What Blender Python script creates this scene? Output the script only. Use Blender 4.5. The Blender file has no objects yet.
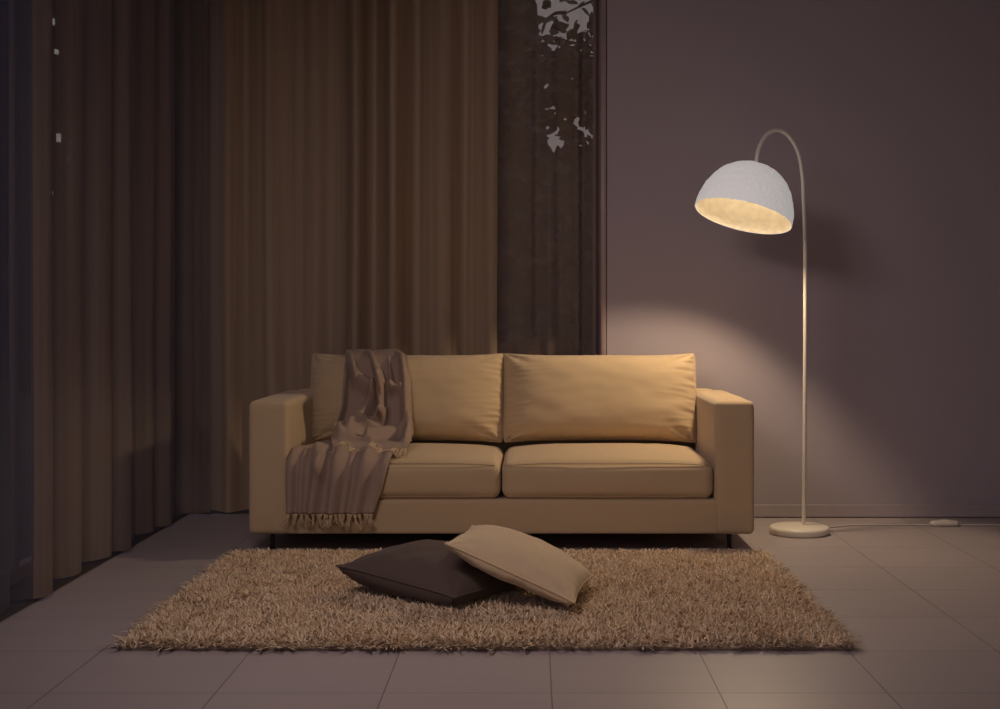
import bpy, bmesh, math, random
import numpy as np
from mathutils import Vector, Matrix, noise
from mathutils.bvhtree import BVHTree

SC = bpy.context.scene
COL = SC.collection
random.seed(7)
RNG = np.random.default_rng(11)

# ------------------------------------------------------------------ camera
F = 1334.0                      # focal length in pixels of the 1000x709 frame
VX, VY = 532.0, 317.0           # vanishing point of the floor joints
cd = bpy.data.cameras.new('camera')
cd.sensor_width = 36.0
cd.lens = 36.0 * F / 1000.0
cd.shift_x = (500.0 - VX) / 1000.0
cd.shift_y = (VY - 354.5) / 1000.0
cd.clip_end = 200
cam = bpy.data.objects.new('camera', cd)
cam.location = (0, 0, 1.0)
cam.rotation_euler = (math.pi / 2, 0, 0)
COL.objects.link(cam)
SC.camera = cam

# ------------------------------------------------------------------ exposure
SC.view_settings.view_transform = 'Standard'
SC.view_settings.look = 'None'
SC.view_settings.exposure = 0.25
SC.view_settings.gamma = 1.0
SC.view_settings.use_curve_mapping = False

# ------------------------------------------------------------------ world: dusk sky, bluer to the left
W = bpy.data.worlds.new('dusk')
SC.world = W
W.use_nodes = True
nt = W.node_tree
nt.nodes.clear()
wo = nt.nodes.new('ShaderNodeOutputWorld')
bg = nt.nodes.new('ShaderNodeBackground')
tc = nt.nodes.new('ShaderNodeTexCoord')
sp = nt.nodes.new('ShaderNodeSeparateXYZ')
mr = nt.nodes.new('ShaderNodeMapRange')
cr = nt.nodes.new('ShaderNodeValToRGB')
nt.links.new(tc.outputs['Generated'], sp.inputs[0])
nt.links.new(sp.outputs['X'], mr.inputs['Value'])
mr.inputs['From Min'].default_value = -0.7
mr.inputs['From Max'].default_value = -0.05
nt.links.new(mr.outputs[0], cr.inputs[0])
cr.color_ramp.elements[0].color = (0.50, 0.52, 1.0, 1)
cr.color_ramp.elements[1].color = (1.0, 0.84, 0.83, 1)
nt.links.new(cr.outputs[0], bg.inputs['Color'])
bg.inputs['Strength'].default_value = 0.235
nt.links.new(bg.outputs[0], wo.inputs['Surface'])

LAMP_SPOT_W = 39.0
BULB_GLOW = 17.0
LAMP_COLOR = (1.0, 0.76, 0.50)

# ------------------------------------------------------------------ added fill spot below the ceiling, unseen, brightens sofa, floor and walls
ca = bpy.data.lights.new('fill_spot', 'SPOT')
ca.energy = 140.0
ca.color = (1.0, 0.80, 0.77)
ca.spot_size = math.radians(116)
ca.spot_blend = 1.0
ca.shadow_soft_size = 0.62
cao = bpy.data.objects.new('fill_spot', ca)
cao.location = (-0.95, 2.9, 2.72)
cao.rotation_euler = (0, 0, 0)
_d = (0.40 + 0.95, 5.4 - 2.9, 0.35 - 2.72)
from mathutils import Vector as _V
cao.rotation_euler = _V(_d).to_track_quat('-Z', 'Y').to_euler()
COL.objects.link(cao)


# ------------------------------------------------------------------ helpers
def P(px, py, Y):
    return Vector(((px - VX) * Y / F, Y, 1.0 - (py - VY) * Y / F))


def sstep(a, b, x):
    t = min(1.0, max(0.0, (x - a) / (b - a)))
    return t * t * (3 - 2 * t)


def lerp_tab(tab, x):
    if x <= tab[0][0]:
        return tab[0][1]
    for (x0, y0), (x1, y1) in zip(tab, tab[1:]):
        if x <= x1:
            return y0 + (y1 - y0) * (x - x0) / (x1 - x0)
    return tab[-1][1]


def catmull(pts, n):
    """smooth polyline through pts with n samples per span"""
    pts = [Vector(p) for p in pts]
    ext = [pts[0] * 2 - pts[1]] + pts + [pts[-1] * 2 - pts[-2]]
    out = []
    for i in range(1, len(ext) - 2):
        p0, p1, p2, p3 = ext[i - 1:i + 3]
        for k in range(n):
            t = k / n
            out.append(0.5 * ((2 * p1) + (p2 - p0) * t + (2 * p0 - 5 * p1 + 4 * p2 - p3) * t * t
                              + (3 * p1 - p0 - 3 * p2 + p3) * t ** 3))
    out.append(pts[-1].copy())
    return out


def link_mesh(name, verts, faces, mat=None, parent=None, smooth=True):
    me = bpy.data.meshes.new(name)
    me.from_pydata([tuple(v) for v in verts], [], faces)
    me.update()
    if smooth:
        me.polygons.foreach_set('use_smooth', [True] * len(me.polygons))
    o = bpy.data.objects.new(name, me)
    COL.objects.link(o)
    if mat is not None:
        me.materials.append(mat)
    if parent is not None:
        o.parent = parent
    return o


def link_bm(name, bm, mat=None, parent=None, smooth=True):
    bmesh.ops.recalc_face_normals(bm, faces=bm.faces[:])
    me = bpy.data.meshes.new(name)
    bm.to_mesh(me)
    bm.free()
    if smooth:
        me.polygons.foreach_set('use_smooth', [True] * len(me.polygons))
    o = bpy.data.objects.new(name, me)
    COL.objects.link(o)
    if mat is not None:
        me.materials.append(mat)
    if parent is not None:
        o.parent = parent
    return o


def empty(name, loc):
    o = bpy.data.objects.new(name, None)
    o.empty_display_size = 0.1
    o.location = loc
    COL.objects.link(o)
    return o


def keep(o, parent):
    """parent without moving (parents only carry a location)"""
    o.parent = parent
    o.matrix_parent_inverse = Matrix.Translation(parent.location).inverted()
    return o


def tag(o, label, cat, group=None, kind=None):
    o['label'] = label
    o['category'] = cat
    if group:
        o['group'] = group
    if kind:
        o['kind'] = kind
    return o


def add_box(bm, lo, hi, bev=0.0, seg=2):
    r = bmesh.ops.create_cube(bm, size=1.0)
    vs = r['verts']
    for v in vs:
        v.co = Vector([lo[i] + (v.co[i] + 0.5) * (hi[i] - lo[i]) for i in range(3)])
    if bev > 0:
        es = set(e for v in vs for e in v.link_edges)
        bmesh.ops.bevel(bm, geom=list(es), offset=bev, segments=seg, profile=0.5, affect='EDGES')


def box(name, lo, hi, mat, parent=None, bev=0.0, seg=2):
    bm = bmesh.new()
    add_box(bm, lo, hi, bev, seg)
    return link_bm(name, bm, mat, parent, smooth=False if bev == 0 else True)


def tube_geo(path, rad, sides=8, closed=False, V=None, Fc=None):
    """append a tube along path; rad is a number or a list"""
    V = [] if V is None else V
    Fc = [] if Fc is None else Fc
    n = len(path)
    path = [Vector(p) for p in path]
    base = len(V)
    up = None
    for i, p in enumerate(path):
        if closed:
            d = path[(i + 1) % n] - path[i - 1]
        else:
            d = path[min(i + 1, n - 1)] - path[max(i - 1, 0)]
        d = d.normalized() if d.length > 1e-9 else Vector((0, 0, 1))
        if up is None:
            up = d.orthogonal().normalized()
        up = (up - d * up.dot(d))
        up = up.normalized() if up.length > 1e-6 else d.orthogonal().normalized()
        sd = d.cross(up)
        r = rad[i] if isinstance(rad, (list, tuple)) else rad
        for k in range(sides):
            a = 2 * math.pi * k / sides
            V.append(p + (up * math.cos(a) + sd * math.sin(a)) * r)
    m = n if closed else n - 1
    for i in range(m):
        for k in range(sides):
            a = base + i * sides + k
            b = base + i * sides + (k + 1) % sides
            c = base + ((i + 1) % n) * sides + (k + 1) % sides
            d = base + ((i + 1) % n) * sides + k
            Fc.append((a, b, c, d))
    if not closed:
        Fc.append(tuple(base + k for k in range(sides - 1, -1, -1)))
        Fc.append(tuple(base + (n - 1) * sides + k for k in range(sides)))
    return V, Fc


def tube(name, path, rad, mat, parent=None, sides=10, closed=False):
    V, Fc = tube_geo(path, rad, sides, closed)
    return link_mesh(name, V, Fc, mat, parent)


def lathe(name, prof, n, mat, parent=None, M=None, jitter=None):
    """prof = list of (r, z); closed at r=0 ends"""
    V, Fc = [], []
    rows = []
    for i, (r, z) in enumerate(prof):
        if r < 1e-6:
            V.append(Vector((0, 0, z)))
            rows.append([len(V) - 1])
        else:
            row = []
            for k in range(n):
                a = 2 * math.pi * k / n
                p = Vector((r * math.cos(a), r * math.sin(a), z))
                if jitter:
                    p = jitter(p, i, a)
                V.append(p)
                row.append(len(V) - 1)
            rows.append(row)
    for r0, r1 in zip(rows, rows[1:]):
        for k in range(n):
            k2 = (k + 1) % n
            if len(r0) == 1 and len(r1) > 1:
                Fc.append((r0[0], r1[k2], r1[k]))
            elif len(r1) == 1 and len(r0) > 1:
                Fc.append((r0[k], r0[k2], r1[0]))
            elif len(r0) > 1:
                Fc.append((r0[k], r0[k2], r1[k2], r1[k]))
    if M is not None:
        V = [M @ v for v in V]
    o = link_mesh(name, V, Fc, mat, parent)
    bm = bmesh.new()
    bm.from_mesh(o.data)
    bmesh.ops.recalc_face_normals(bm, faces=bm.faces[:])
    bm.to_mesh(o.data)
    bm.free()
    return o


# ------------------------------------------------------------------ materials
def new_mat(name):
    m = bpy.data.materials.new(name)
    m.use_nodes = True
    t = m.node_tree
    b = t.nodes['Principled BSDF']
    return m, t, b


def cloth_mat(name, c0, c1, weave=420.0, bump=0.25, rough=0.9, sheen=0.25, blotch=3.0):
    m, t, b = new_mat(name)
    N, L = t.nodes, t.links
    co = N.new('ShaderNodeTexCoord')
    n1 = N.new('ShaderNodeTexNoise')
    n1.inputs['Scale'].default_value = blotch
    n1.inputs['Detail'].default_value = 6
    L.new(co.outputs['Object'], n1.inputs['Vector'])
    n2 = N.new('ShaderNodeTexNoise')
    n2.inputs['Scale'].default_value = weave
    n2.inputs['Detail'].default_value = 2
    L.new(co.outputs['Object'], n2.inputs['Vector'])
    mix = N.new('ShaderNodeMix')
    mix.data_type = 'RGBA'
    mth = N.new('ShaderNodeMath')
    mth.operation = 'MULTIPLY_ADD'
    L.new(n2.outputs['Fac'], mth.inputs[0])
    mth.inputs[1].default_value = 0.55
    ad = N.new('ShaderNodeMath')
    ad.operation = 'MULTIPLY'
    L.new(n1.outputs['Fac'], ad.inputs[0])
    ad.inputs[1].default_value = 0.45
    L.new(ad.outputs[0], mth.inputs[2])
    L.new(mth.outputs[0], mix.inputs['Factor'])
    mix.inputs[6].default_value = (*c0, 1)
    mix.inputs[7].default_value = (*c1, 1)
    L.new(mix.outputs[2], b.inputs['Base Color'])
    b.inputs['Roughness'].default_value = rough
    b.inputs['Specular IOR Level'].default_value = 0.2
    b.inputs['Sheen Weight'].default_value = sheen
    b.inputs['Sheen Roughness'].default_value = 0.5
    bp = N.new('ShaderNodeBump')
    bp.inputs['Strength'].default_value = bump
    bp.inputs['Distance'].default_value = 0.002
    L.new(n2.outputs['Fac'], bp.inputs['Height'])
    L.new(bp.outputs[0], b.inputs['Normal'])
    return m


def plain_mat(name, c, rough=0.5, metal=0.0, spec=0.5, nscale=8.0, nvar=0.06, bump=0.0, bscale=80.0):
    m, t, b = new_mat(name)
    N, L = t.nodes, t.links
    co = N.new('ShaderNodeTexCoord')
    n1 = N.new('ShaderNodeTexNoise')
    n1.inputs['Scale'].default_value = nscale
    n1.inputs['Detail'].default_value = 5
    L.new(co.outputs['Object'], n1.inputs['Vector'])
    rp = N.new('ShaderNodeValToRGB')
    rp.color_ramp.elements[0].position = 0.3
    rp.color_ramp.elements[1].position = 0.7
    rp.color_ramp.elements[0].color = (*[x * (1 - nvar) for x in c], 1)
    rp.color_ramp.elements[1].color = (*[min(1, x * (1 + nvar)) for x in c], 1)
    L.new(n1.outputs['Fac'], rp.inputs[0])
    L.new(rp.outputs[0], b.inputs['Base Color'])
    b.inputs['Roughness'].default_value = rough
    b.inputs['Metallic'].default_value = metal
    b.inputs['Specular IOR Level'].default_value = spec
    if bump:
        n2 = N.new('ShaderNodeTexNoise')
        n2.inputs['Scale'].default_value = bscale
        n2.inputs['Detail'].default_value = 4
        L.new(co.outputs['Object'], n2.inputs['Vector'])
        bp = N.new('ShaderNodeBump')
        bp.inputs['Strength'].default_value = bump
        bp.inputs['Distance'].default_value = 0.004
        L.new(n2.outputs['Fac'], bp.inputs['Height'])
        L.new(bp.outputs[0], b.inputs['Normal'])
    return m


def sheer_mat(name, c, transp, transl):
    """woven sheer: diffuse + translucent threads with open gaps between them"""
    m = bpy.data.materials.new(name)
    m.use_nodes = True
    t = m.node_tree
    t.nodes.clear()
    N, L = t.nodes, t.links
    out = N.new('ShaderNodeOutputMaterial')
    co = N.new('ShaderNodeTexCoord')
    mp = N.new('ShaderNodeMapping')
    mp.inputs['Scale'].default_value = (30, 30, 0.4)
    L.new(co.outputs['Object'], mp.inputs[0])
    n1 = N.new('ShaderNodeTexNoise')
    n1.inputs['Scale'].default_value = 1.0
    n1.inputs['Detail'].default_value = 4
    L.new(mp.outputs[0], n1.inputs['Vector'])
    rp = N.new('ShaderNodeValToRGB')
    rp.color_ramp.elements[0].position = 0.35
    rp.color_ramp.elements[1].position = 0.65
    rp.color_ramp.elements[0].color = (*[x * 0.9 for x in c], 1)
    rp.color_ramp.elements[1].color = (*[x * 1.1 for x in c], 1)
    L.new(n1.outputs['Fac'], rp.inputs[0])
    df = N.new('ShaderNodeBsdfDiffuse')
    tl = N.new('ShaderNodeBsdfTranslucent')
    tp = N.new('ShaderNodeBsdfTransparent')
    L.new(rp.outputs[0], df.inputs['Color'])
    L.new(rp.outputs[0], tl.inputs['Color'])
    m1 = N.new('ShaderNodeMixShader')
    m1.inputs[0].default_value = transl
    L.new(df.outputs[0], m1.inputs[1])
    L.new(tl.outputs[0], m1.inputs[2])
    m2 = N.new('ShaderNodeMixShader')
    m2.inputs[0].default_value = transp
    L.new(m1.outputs[0], m2.inputs[1])
    L.new(tp.outputs[0], m2.inputs[2])
    L.new(m2.outputs[0], out.inputs[0])
    return m


def emit_mat(name, c, s):
    m = bpy.data.materials.new(name)
    m.use_nodes = True
    t = m.node_tree
    t.nodes.clear()
    out = t.nodes.new('ShaderNodeOutputMaterial')
    e = t.nodes.new('ShaderNodeEmission')
    e.inputs['Color'].default_value = (*c, 1)
    e.inputs['Strength'].default_value = s
    t.links.new(e.outputs[0], out.inputs[0])
    return m


def glass_mat(name):
    m = bpy.data.materials.new(name)
    m.use_nodes = True
    t = m.node_tree
    t.nodes.clear()
    N, L = t.nodes, t.links
    out = N.new('ShaderNodeOutputMaterial')
    tp = N.new('ShaderNodeBsdfTransparent')
    tp.inputs['Color'].default_value = (0.88, 0.9, 0.9, 1)
    gl = N.new('ShaderNodeBsdfGlossy')
    gl.inputs['Roughness'].default_value = 0.02
    fr = N.new('ShaderNodeFresnel')
    fr.inputs['IOR'].default_value = 1.5
    mx = N.new('ShaderNodeMixShader')
    ge = N.new('ShaderNodeNewGeometry')
    iv = N.new('ShaderNodeMath')
    iv.operation = 'SUBTRACT'
    iv.inputs[0].default_value = 1.0
    L.new(ge.outputs['Backfacing'], iv.inputs[1])
    ml = N.new('ShaderNodeMath')
    ml.operation = 'MULTIPLY'
    L.new(fr.outputs[0], ml.inputs[0])
    L.new(iv.outputs[0], ml.inputs[1])
    L.new(ml.outputs[0], mx.inputs[0])
    L.new(tp.outputs[0], mx.inputs[1])
    L.new(gl.outputs[0], mx.inputs[2])
    L.new(mx.outputs[0], out.inputs[0])
    return m


def floor_mat():
    m, t, b = new_mat('floor_tiles')
    N, L = t.nodes, t.links
    co = N.new('ShaderNodeTexCoord')
    mp = N.new('ShaderNodeMapping')
    mp.inputs['Location'].default_value = (-0.052 + 0.447 * 20, -3.994 + 0.447 * 20, 0)
    L.new(co.outputs['Object'], mp.inputs[0])
    br = N.new('ShaderNodeTexBrick')
    br.offset = 0.0
    br.squash = 1.0
    br.inputs['Scale'].default_value = 1.0
    br.inputs['Brick Width'].default_value = 0.447
    br.inputs['Row Height'].default_value = 0.447
    br.inputs['Mortar Size'].default_value = 0.0022
    br.inputs['Mortar Smooth'].default_value = 0.3
    br.inputs['Color1'].default_value = (0.43, 0.372, 0.368, 1)
    br.inputs['Color2'].default_value = (0.40, 0.348, 0.345, 1)
    br.inputs['Mortar'].default_value = (0.20, 0.165, 0.16, 1)
    L.new(mp.outputs[0], br.inputs['Vector'])
    ns = N.new('ShaderNodeTexNoise')
    ns.inputs['Scale'].default_value = 2.2
    ns.inputs['Detail'].default_value = 7
    mp2 = N.new('ShaderNodeMapping')
    mp2.inputs['Scale'].default_value = (1, 6, 1)
    L.new(co.outputs['Object'], mp2.inputs[0])
    L.new(mp2.outputs[0], ns.inputs['Vector'])
    rp = N.new('ShaderNodeValToRGB')
    rp.color_ramp.elements[0].position = 0.3
    rp.color_ramp.elements[1].position = 0.7
    rp.color_ramp.elements[0].color = (0.95, 0.95, 0.95, 1)
    rp.color_ramp.elements[1].color = (1.0, 1.0, 1.0, 1)
    L.new(ns.outputs['Fac'], rp.inputs[0])
    mx = N.new('ShaderNodeMix')
    mx.data_type = 'RGBA'
    mx.blend_type = 'MULTIPLY'
    mx.inputs['Factor'].default_value = 1.0
    L.new(br.outputs['Color'], mx.inputs[6])
    L.new(rp.outputs[0], mx.inputs[7])
    L.new(mx.outputs[2], b.inputs['Base Color'])
    b.inputs['Roughness'].default_value = 0.42
    b.inputs['Specular IOR Level'].default_value = 0.35
    bp = N.new('ShaderNodeBump')
    bp.invert = True
    bp.inputs['Strength'].default_value = 0.5
    bp.inputs['Distance'].default_value = 0.002
    L.new(br.outputs['Fac'], bp.inputs['Height'])
    L.new(bp.outputs[0], b.inputs['Normal'])
    return m


M_FLOOR = floor_mat()
M_WALL = plain_mat('wall_paint', (0.40, 0.345, 0.37), 0.85, nscale=1.5, nvar=0.02, spec=0.2, bump=0.05, bscale=60)
M_CEIL = plain_mat('ceiling_paint', (0.45, 0.42, 0.42), 0.9, nvar=0.02)
M_BASEB = plain_mat('baseboard_paint', (0.40, 0.34, 0.35), 0.6, nvar=0.03)
M_FRAME = plain_mat('window_frame_metal', (0.36, 0.27, 0.25), 0.45, nvar=0.04)
M_DARK = plain_mat('dark_seal', (0.015, 0.013, 0.013), 0.6)
M_TRACK = plain_mat('floor_track', (0.06, 0.045, 0.04), 0.5)
M_GLASS = glass_mat('window_glass')
M_SOFA = cloth_mat('sofa_fabric', (0.50, 0.370, 0.222), (0.60, 0.450, 0.275))
M_SEAM = cloth_mat('sofa_piping', (0.46, 0.345, 0.235), (0.56, 0.42, 0.29))
M_LEG = plain_mat('dark_leg_metal', (0.05, 0.035, 0.03), 0.4, metal=0.6)
M_THROW = cloth_mat('throw_wool', (0.28, 0.20, 0.157), (0.41, 0.30, 0.235), weave=300, bump=0.5, sheen=0.1)
M_FRINGE = cloth_mat('throw_fringe', (0.46, 0.33, 0.20), (0.62, 0.46, 0.29), weave=500)
M_DARKP = cloth_mat('brown_pillow_fabric', (0.085, 0.060, 0.050), (0.135, 0.098, 0.080), weave=350, bump=0.4, sheen=0.08)
M_CREAMP = cloth_mat('cream_pillow_fabric', (0.64, 0.485, 0.30), (0.76, 0.585, 0.37), weave=350, bump=0.35)
M_LAMPM = plain_mat('lamp_enamel', (0.80, 0.74, 0.63), 0.4, nvar=0.02)
M_CORD = plain_mat('cord_plastic', (0.62, 0.56, 0.50), 0.5)
M_INNER = plain_mat('shade_lining', (0.84, 0.78, 0.66), 0.85, nscale=30, nvar=0.08, bump=0.6, bscale=55)
M_SHEER_BACK = sheer_mat('brown_curtain_weave', (0.44, 0.325, 0.228), 0.03, 0.15)
M_SHEER_END = sheer_mat('thin_sheer_weave', (0.46, 0.335, 0.26), 0.54, 0.25)
M_SHEER_LEFT = sheer_mat('grey_curtain_weave', (0.185, 0.168, 0.185), 0.45, 0.4)
M_SHEER_CORNER = sheer_mat('brown_grey_curtain_weave', (0.27, 0.21, 0.178), 0.22, 0.15)
M_BULB = emit_mat('bulb_glow', (1.0, 0.80, 0.54), BULB_GLOW)
M_GROUND = plain_mat('terrace_paving', (0.06, 0.05, 0.05), 0.8)
M_GWALL = plain_mat('garden_wall_render', (0.09, 0.07, 0.065), 0.9)
M_BARK = plain_mat('bark', (0.05, 0.035, 0.028), 0.9, bump=0.5)
M_LEAF = plain_mat('leaf_green', (0.030, 0.035, 0.022), 0.5, nvar=0.3)
M_BUILD = plain_mat('concrete_facade', (0.05, 0.045, 0.05), 0.9)
M_LITWIN = emit_mat('lit_window', (1.0, 0.88, 0.80), 0.7)


def shade_mat():
    """papier mache: opaque white, an even emission stands in for light soaking through"""
    m, t, b = new_mat('shade_papier_mache')
    N, L = t.nodes, t.links
    co = N.new('ShaderNodeTexCoord')
    vo = N.new('ShaderNodeTexNoise')
    vo.inputs['Scale'].default_value = 55
    vo.inputs['Detail'].default_value = 5
    L.new(co.outputs['Object'], vo.inputs['Vector'])
    bp = N.new('ShaderNodeBump')
    bp.inputs['Strength'].default_value = 0.9
    bp.inputs['Distance'].default_value = 0.014
    L.new(vo.outputs['Fac'], bp.inputs['Height'])
    L.new(bp.outputs[0], b.inputs['Normal'])
    b.inputs['Base Color'].default_value = (0.86, 0.84, 0.82, 1)
    b.inputs['Roughness'].default_value = 0.9
    b.inputs['Specular IOR Level'].default_value = 0.2
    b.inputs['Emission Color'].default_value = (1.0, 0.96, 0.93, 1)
    b.inputs['Emission Strength'].default_value = 0.28  # even glow put into the material to brighten the shade's outside
    return m


M_SHADE = shade_mat()

# ------------------------------------------------------------------ room shell
YW = 6.65           # face of the wall on the right
YG = 6.98           # glass of the back window
XJ = 0.374          # where the wall ends and the window begins
CEIL = 2.78


def structure(o):
    o['kind'] = 'structure'
    return o


structure(box('floor', (-2.0, -1.2, -0.1), (3.4, 7.1, 0.0), M_FLOOR))
structure(box('ceiling', (-2.0, -1.2, CEIL), (3.4, 7.1, CEIL + 0.12), M_CEIL))
structure(box('wall_back', (XJ, YW, 0.0), (3.4, YW + 0.45, CEIL), M_WALL))
structure(box('wall_right', (3.3, -1.2, 0.0), (3.4, YW, CEIL), M_WALL))
bbm = bmesh.new()
add_box(bbm, (XJ + 0.01, YW - 0.012, 0.004), (3.3, YW - 0.0002, 0.0655), 0.003, 2)
structure(link_bm('baseboard_back', bbm, M_BASEB, smooth=False))
box('trim_1', (-1.98, -0.5, 0.0003), (-1.742, YG - 0.05, 0.004), M_TRACK)['kind'] = 'structure'
box('trim_2', (-1.742, YG - 0.2, 0.0003), (XJ - 0.032, YG - 0.05, 0.004), M_TRACK)['kind'] = 'structure'
# casing on the end of the wall beside the window, with a dark joint
box('trim_3', (XJ - 0.031, YW - 0.012, 0.0), (XJ - 0.0045, YG + 0.06, CEIL), M_FRAME, bev=0.002, seg=1)['kind'] = 'structure'
box('trim_4', (XJ - 0.0044, YW + 0.004, 0.0), (XJ - 0.0001, YW + 0.05, CEIL), M_DARK)['kind'] = 'structure'


def window(name, lo, hi, axis, mull):
    """tall fixed window: frame bars and one pane"""
    bm = bmesh.new()
    a = axis                                   # axis along the window's width
    d = 1 - a
    def bar(u0, u1, z0, z1):
        l, h = [0, 0, z0], [0, 0, z1]
        l[a], h[a] = u0, u1
        l[d], h[d] = lo[d], hi[d]
        add_box(bm, l, h, 0.004, 1)
    u0, u1 = lo[a], hi[a]
    bar(u0, u1, 0.0, 0.06)
    bar(u0, u1, CEIL - 0.07, CEIL)
    bar(u0, u0 + 0.05, 0.06, CEIL - 0.07)
    bar(u1 - 0.02, u1, 0.06, CEIL - 0.07)
    for x in mull:
        bar(x - 0.025, x + 0.025, 0.06, CEIL - 0.07)
    fr = link_bm(name, bm, M_FRAME, smooth=False)
    fr['kind'] = 'structure'
    l, h = list(lo), list(hi)
    mid = (lo[d] + hi[d]) / 2
    l[d], h[d] = mid - 0.003, mid + 0.003
    l[a], h[a] = u0 + 0.03, u1 - 0.01
    l[2], h[2] = 0.03, CEIL - 0.05
    box('pane', l, h, M_GLASS, fr)
    return fr


window('window_1', (-1.98, -1.0, 0), (-1.93, YG, 0), 1, (2.2, 5.0))
window('window_2', (-1.93, YG, 0), (XJ - 0.032, YG + 0.05, 0), 0, (-0.85,))

# ------------------------------------------------------------------ outside
g = box('ground', (-30, 7.1, -0.3), (30, 60, -0.12), M_GROUND)
g['kind'] = 'structure'
g2 = box('ground', (-30, -10, -0.3), (-2.02, 7.1, -0.12), M_GROUND)
g2['kind'] = 'structure'


def leaf_geo(V, Fc, base, d, nrm, L, w):
    d = d.normalized()
    s = d.cross(nrm)
    s = s.normalized() if s.length > 1e-5 else d.orthogonal().normalized()
    n = s.cross(d).normalized()
    prof = [(0.0, 0.06), (0.18, 0.55), (0.42, 1.0), (0.68, 0.86), (0.88, 0.45), (1.0, 0.05)]
    b = len(V)
    for t, k in prof:
        c = base + d * (L * t) - n * (0.12 * L * t * t)
        V.append(c - s * (w * k * .5) + n * (0.05 * w * k))
        V.append(c - n * 0.0)
        V.append(c + s * (w * k * .5) + n * (0.05 * w * k))
    for i in range(len(prof) - 1):
        for j in range(2):
            a = b + i * 3 + j
            Fc.append((a, a + 1, a + 4, a + 3))


def make_tree():
    root = empty('tree', (0.95, 8.9, -0.12))
    tag(root, 'dark leafy tree outside, seen through the thin sheer near the wall', 'tree')
    V, Fc = [], []
    trunk = catmull([(0.95, 8.9, -0.12), (0.92, 8.88, 0.8), (0.80, 8.85, 1.6), (0.62, 8.8, 2.2), (0.30, 8.75, 2.62)], 5)
    tube_geo(trunk, [0.07 - 0.05 * i / (len(trunk) - 1) for i in range(len(trunk))], 8, V=V, Fc=Fc)
    keep(link_mesh('trunk', V, Fc, M_BARK), root)
    V, Fc = [], []
    LV, LF = [], []
    rnd = random.Random(5)
    def at(px, py, Y):
        q = P(px, py, Y)
        return (q.x, q.y, q.z)
    # (start, end, leaves, spread)
    hub = at(612, 60, 8.8)
    specs = [(at(640, -14, 8.7), at(566, 13, 8.55), 7, 0.02), (at(566, 13, 8.55), at(545, 20, 8.5), 12, 0.045),
             (hub, at(556, 38, 8.6), 60, 0.075), (hub, at(585, 55, 8.5), 70, 0.085), (hub, at(560, 62, 8.6), 90, 0.09),
             (at(615, 90, 8.8), at(550, 82, 8.5), 150, 0.10), (at(615, 95, 8.8), at(585, 84, 8.45), 90, 0.085),
             (at(620, 120, 8.8), at(548, 104, 8.5), 90, 0.085), (at(620, 150, 8.8), at(555, 135, 8.6), 60, 0.10),
             (hub, at(500, 60, 8.6), 60, 0.12), (at(615, 95, 8.8), at(510, 100, 8.6), 60, 0.12), (at(600, 40, 8.7), at(598, 28, 8.5), 9, 0.03)]
    for k, (a, b, cnt, sp_) in enumerate(specs):
        a, b = Vector(a), Vector(b)
        mid = (a + b) / 2 + Vector((0, 0, 0.02))
        br = catmull([a, mid, b], 6)
        tube_geo(br, [0.015 - 0.010 * i / (len(br) - 1) for i in range(len(br))], 6, V=V, Fc=Fc)
        for i in range(cnt):
            t = rnd.random() ** 0.7
            p = br[min(len(br) - 1, int(t * (len(br) - 1) + .5))]
            off = Vector((rnd.gauss(0, 1), rnd.gauss(0, 1), rnd.gauss(0, .7))) * sp_
            q = p + off
            d = (off.normalized() + Vector((rnd.uniform(-.6, .6), rnd.uniform(-.4, .4), rnd.uniform(-1.0, .3))))
            leaf_geo(LV, LF, q, d, Vector((rnd.uniform(-.7, .7), -1, rnd.uniform(0, 1.2))),
                     rnd.uniform(0.07, 0.11), rnd.uniform(0.045, 0.065))
    keep(link_mesh('branches', V, Fc, M_BARK), root)
    keep(link_mesh('foliage', LV, LF, M_LEAF), root)['kind'] = 'stuff'


make_tree()


def make_hedge():
    root = empty('tall_hedge', (-0.5, 10.9, -0.12))
    tag(root, 'tall dark hedge outside, far behind the thin sheer curtain', 'hedge')
    rnd = random.Random(9)
    V, Fc = [], []
    def top(x):                      # outline against the sky: lower where the sky shows
        return 3.9 - 1.45 * sstep(0.0, 0.14, x) + 0.08 * noise.noise(Vector((x * 7, 0, 0)))
    for i in range(3700):
        x = rnd.uniform(-3.2, 2.2)
        z = rnd.uniform(0.0, top(x) - 0.03)
        y = 10.75 + 0.16 * noise.noise(Vector((x * 2.2, z * 2.2, 1))) + rnd.uniform(-.09, .09)
        d = Vector((rnd.uniform(-1, 1), rnd.uniform(-.7, .2), rnd.uniform(-1, .6)))
        leaf_geo(V, Fc, Vector((x, y, z)), d, Vector((rnd.uniform(-.6, .6), -1, rnd.uniform(0, 1))), rnd.uniform(.09, .16), rnd.uniform(.06, .09))
    core = []
    n = 60
    b = len(V)
    for i in range(n + 1):
        x = -3.2 + 5.4 * i / n
        for yy in (10.85, 11.4):
            V.append(Vector((x, yy, -0.12)))
            V.append(Vector((x, yy, top(x) - 0.10)))
    for i in range(n):
        a = b + 4 * i
        Fc += [(a, a + 4, a + 5, a + 1), (a + 1, a + 5, a + 7, a + 3), (a + 2, a + 3, a + 7, a + 6)]
    f = keep(link_mesh('foliage', V, Fc, M_LEAF), root)
    f['kind'] = 'stuff'


make_hedge()


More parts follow.
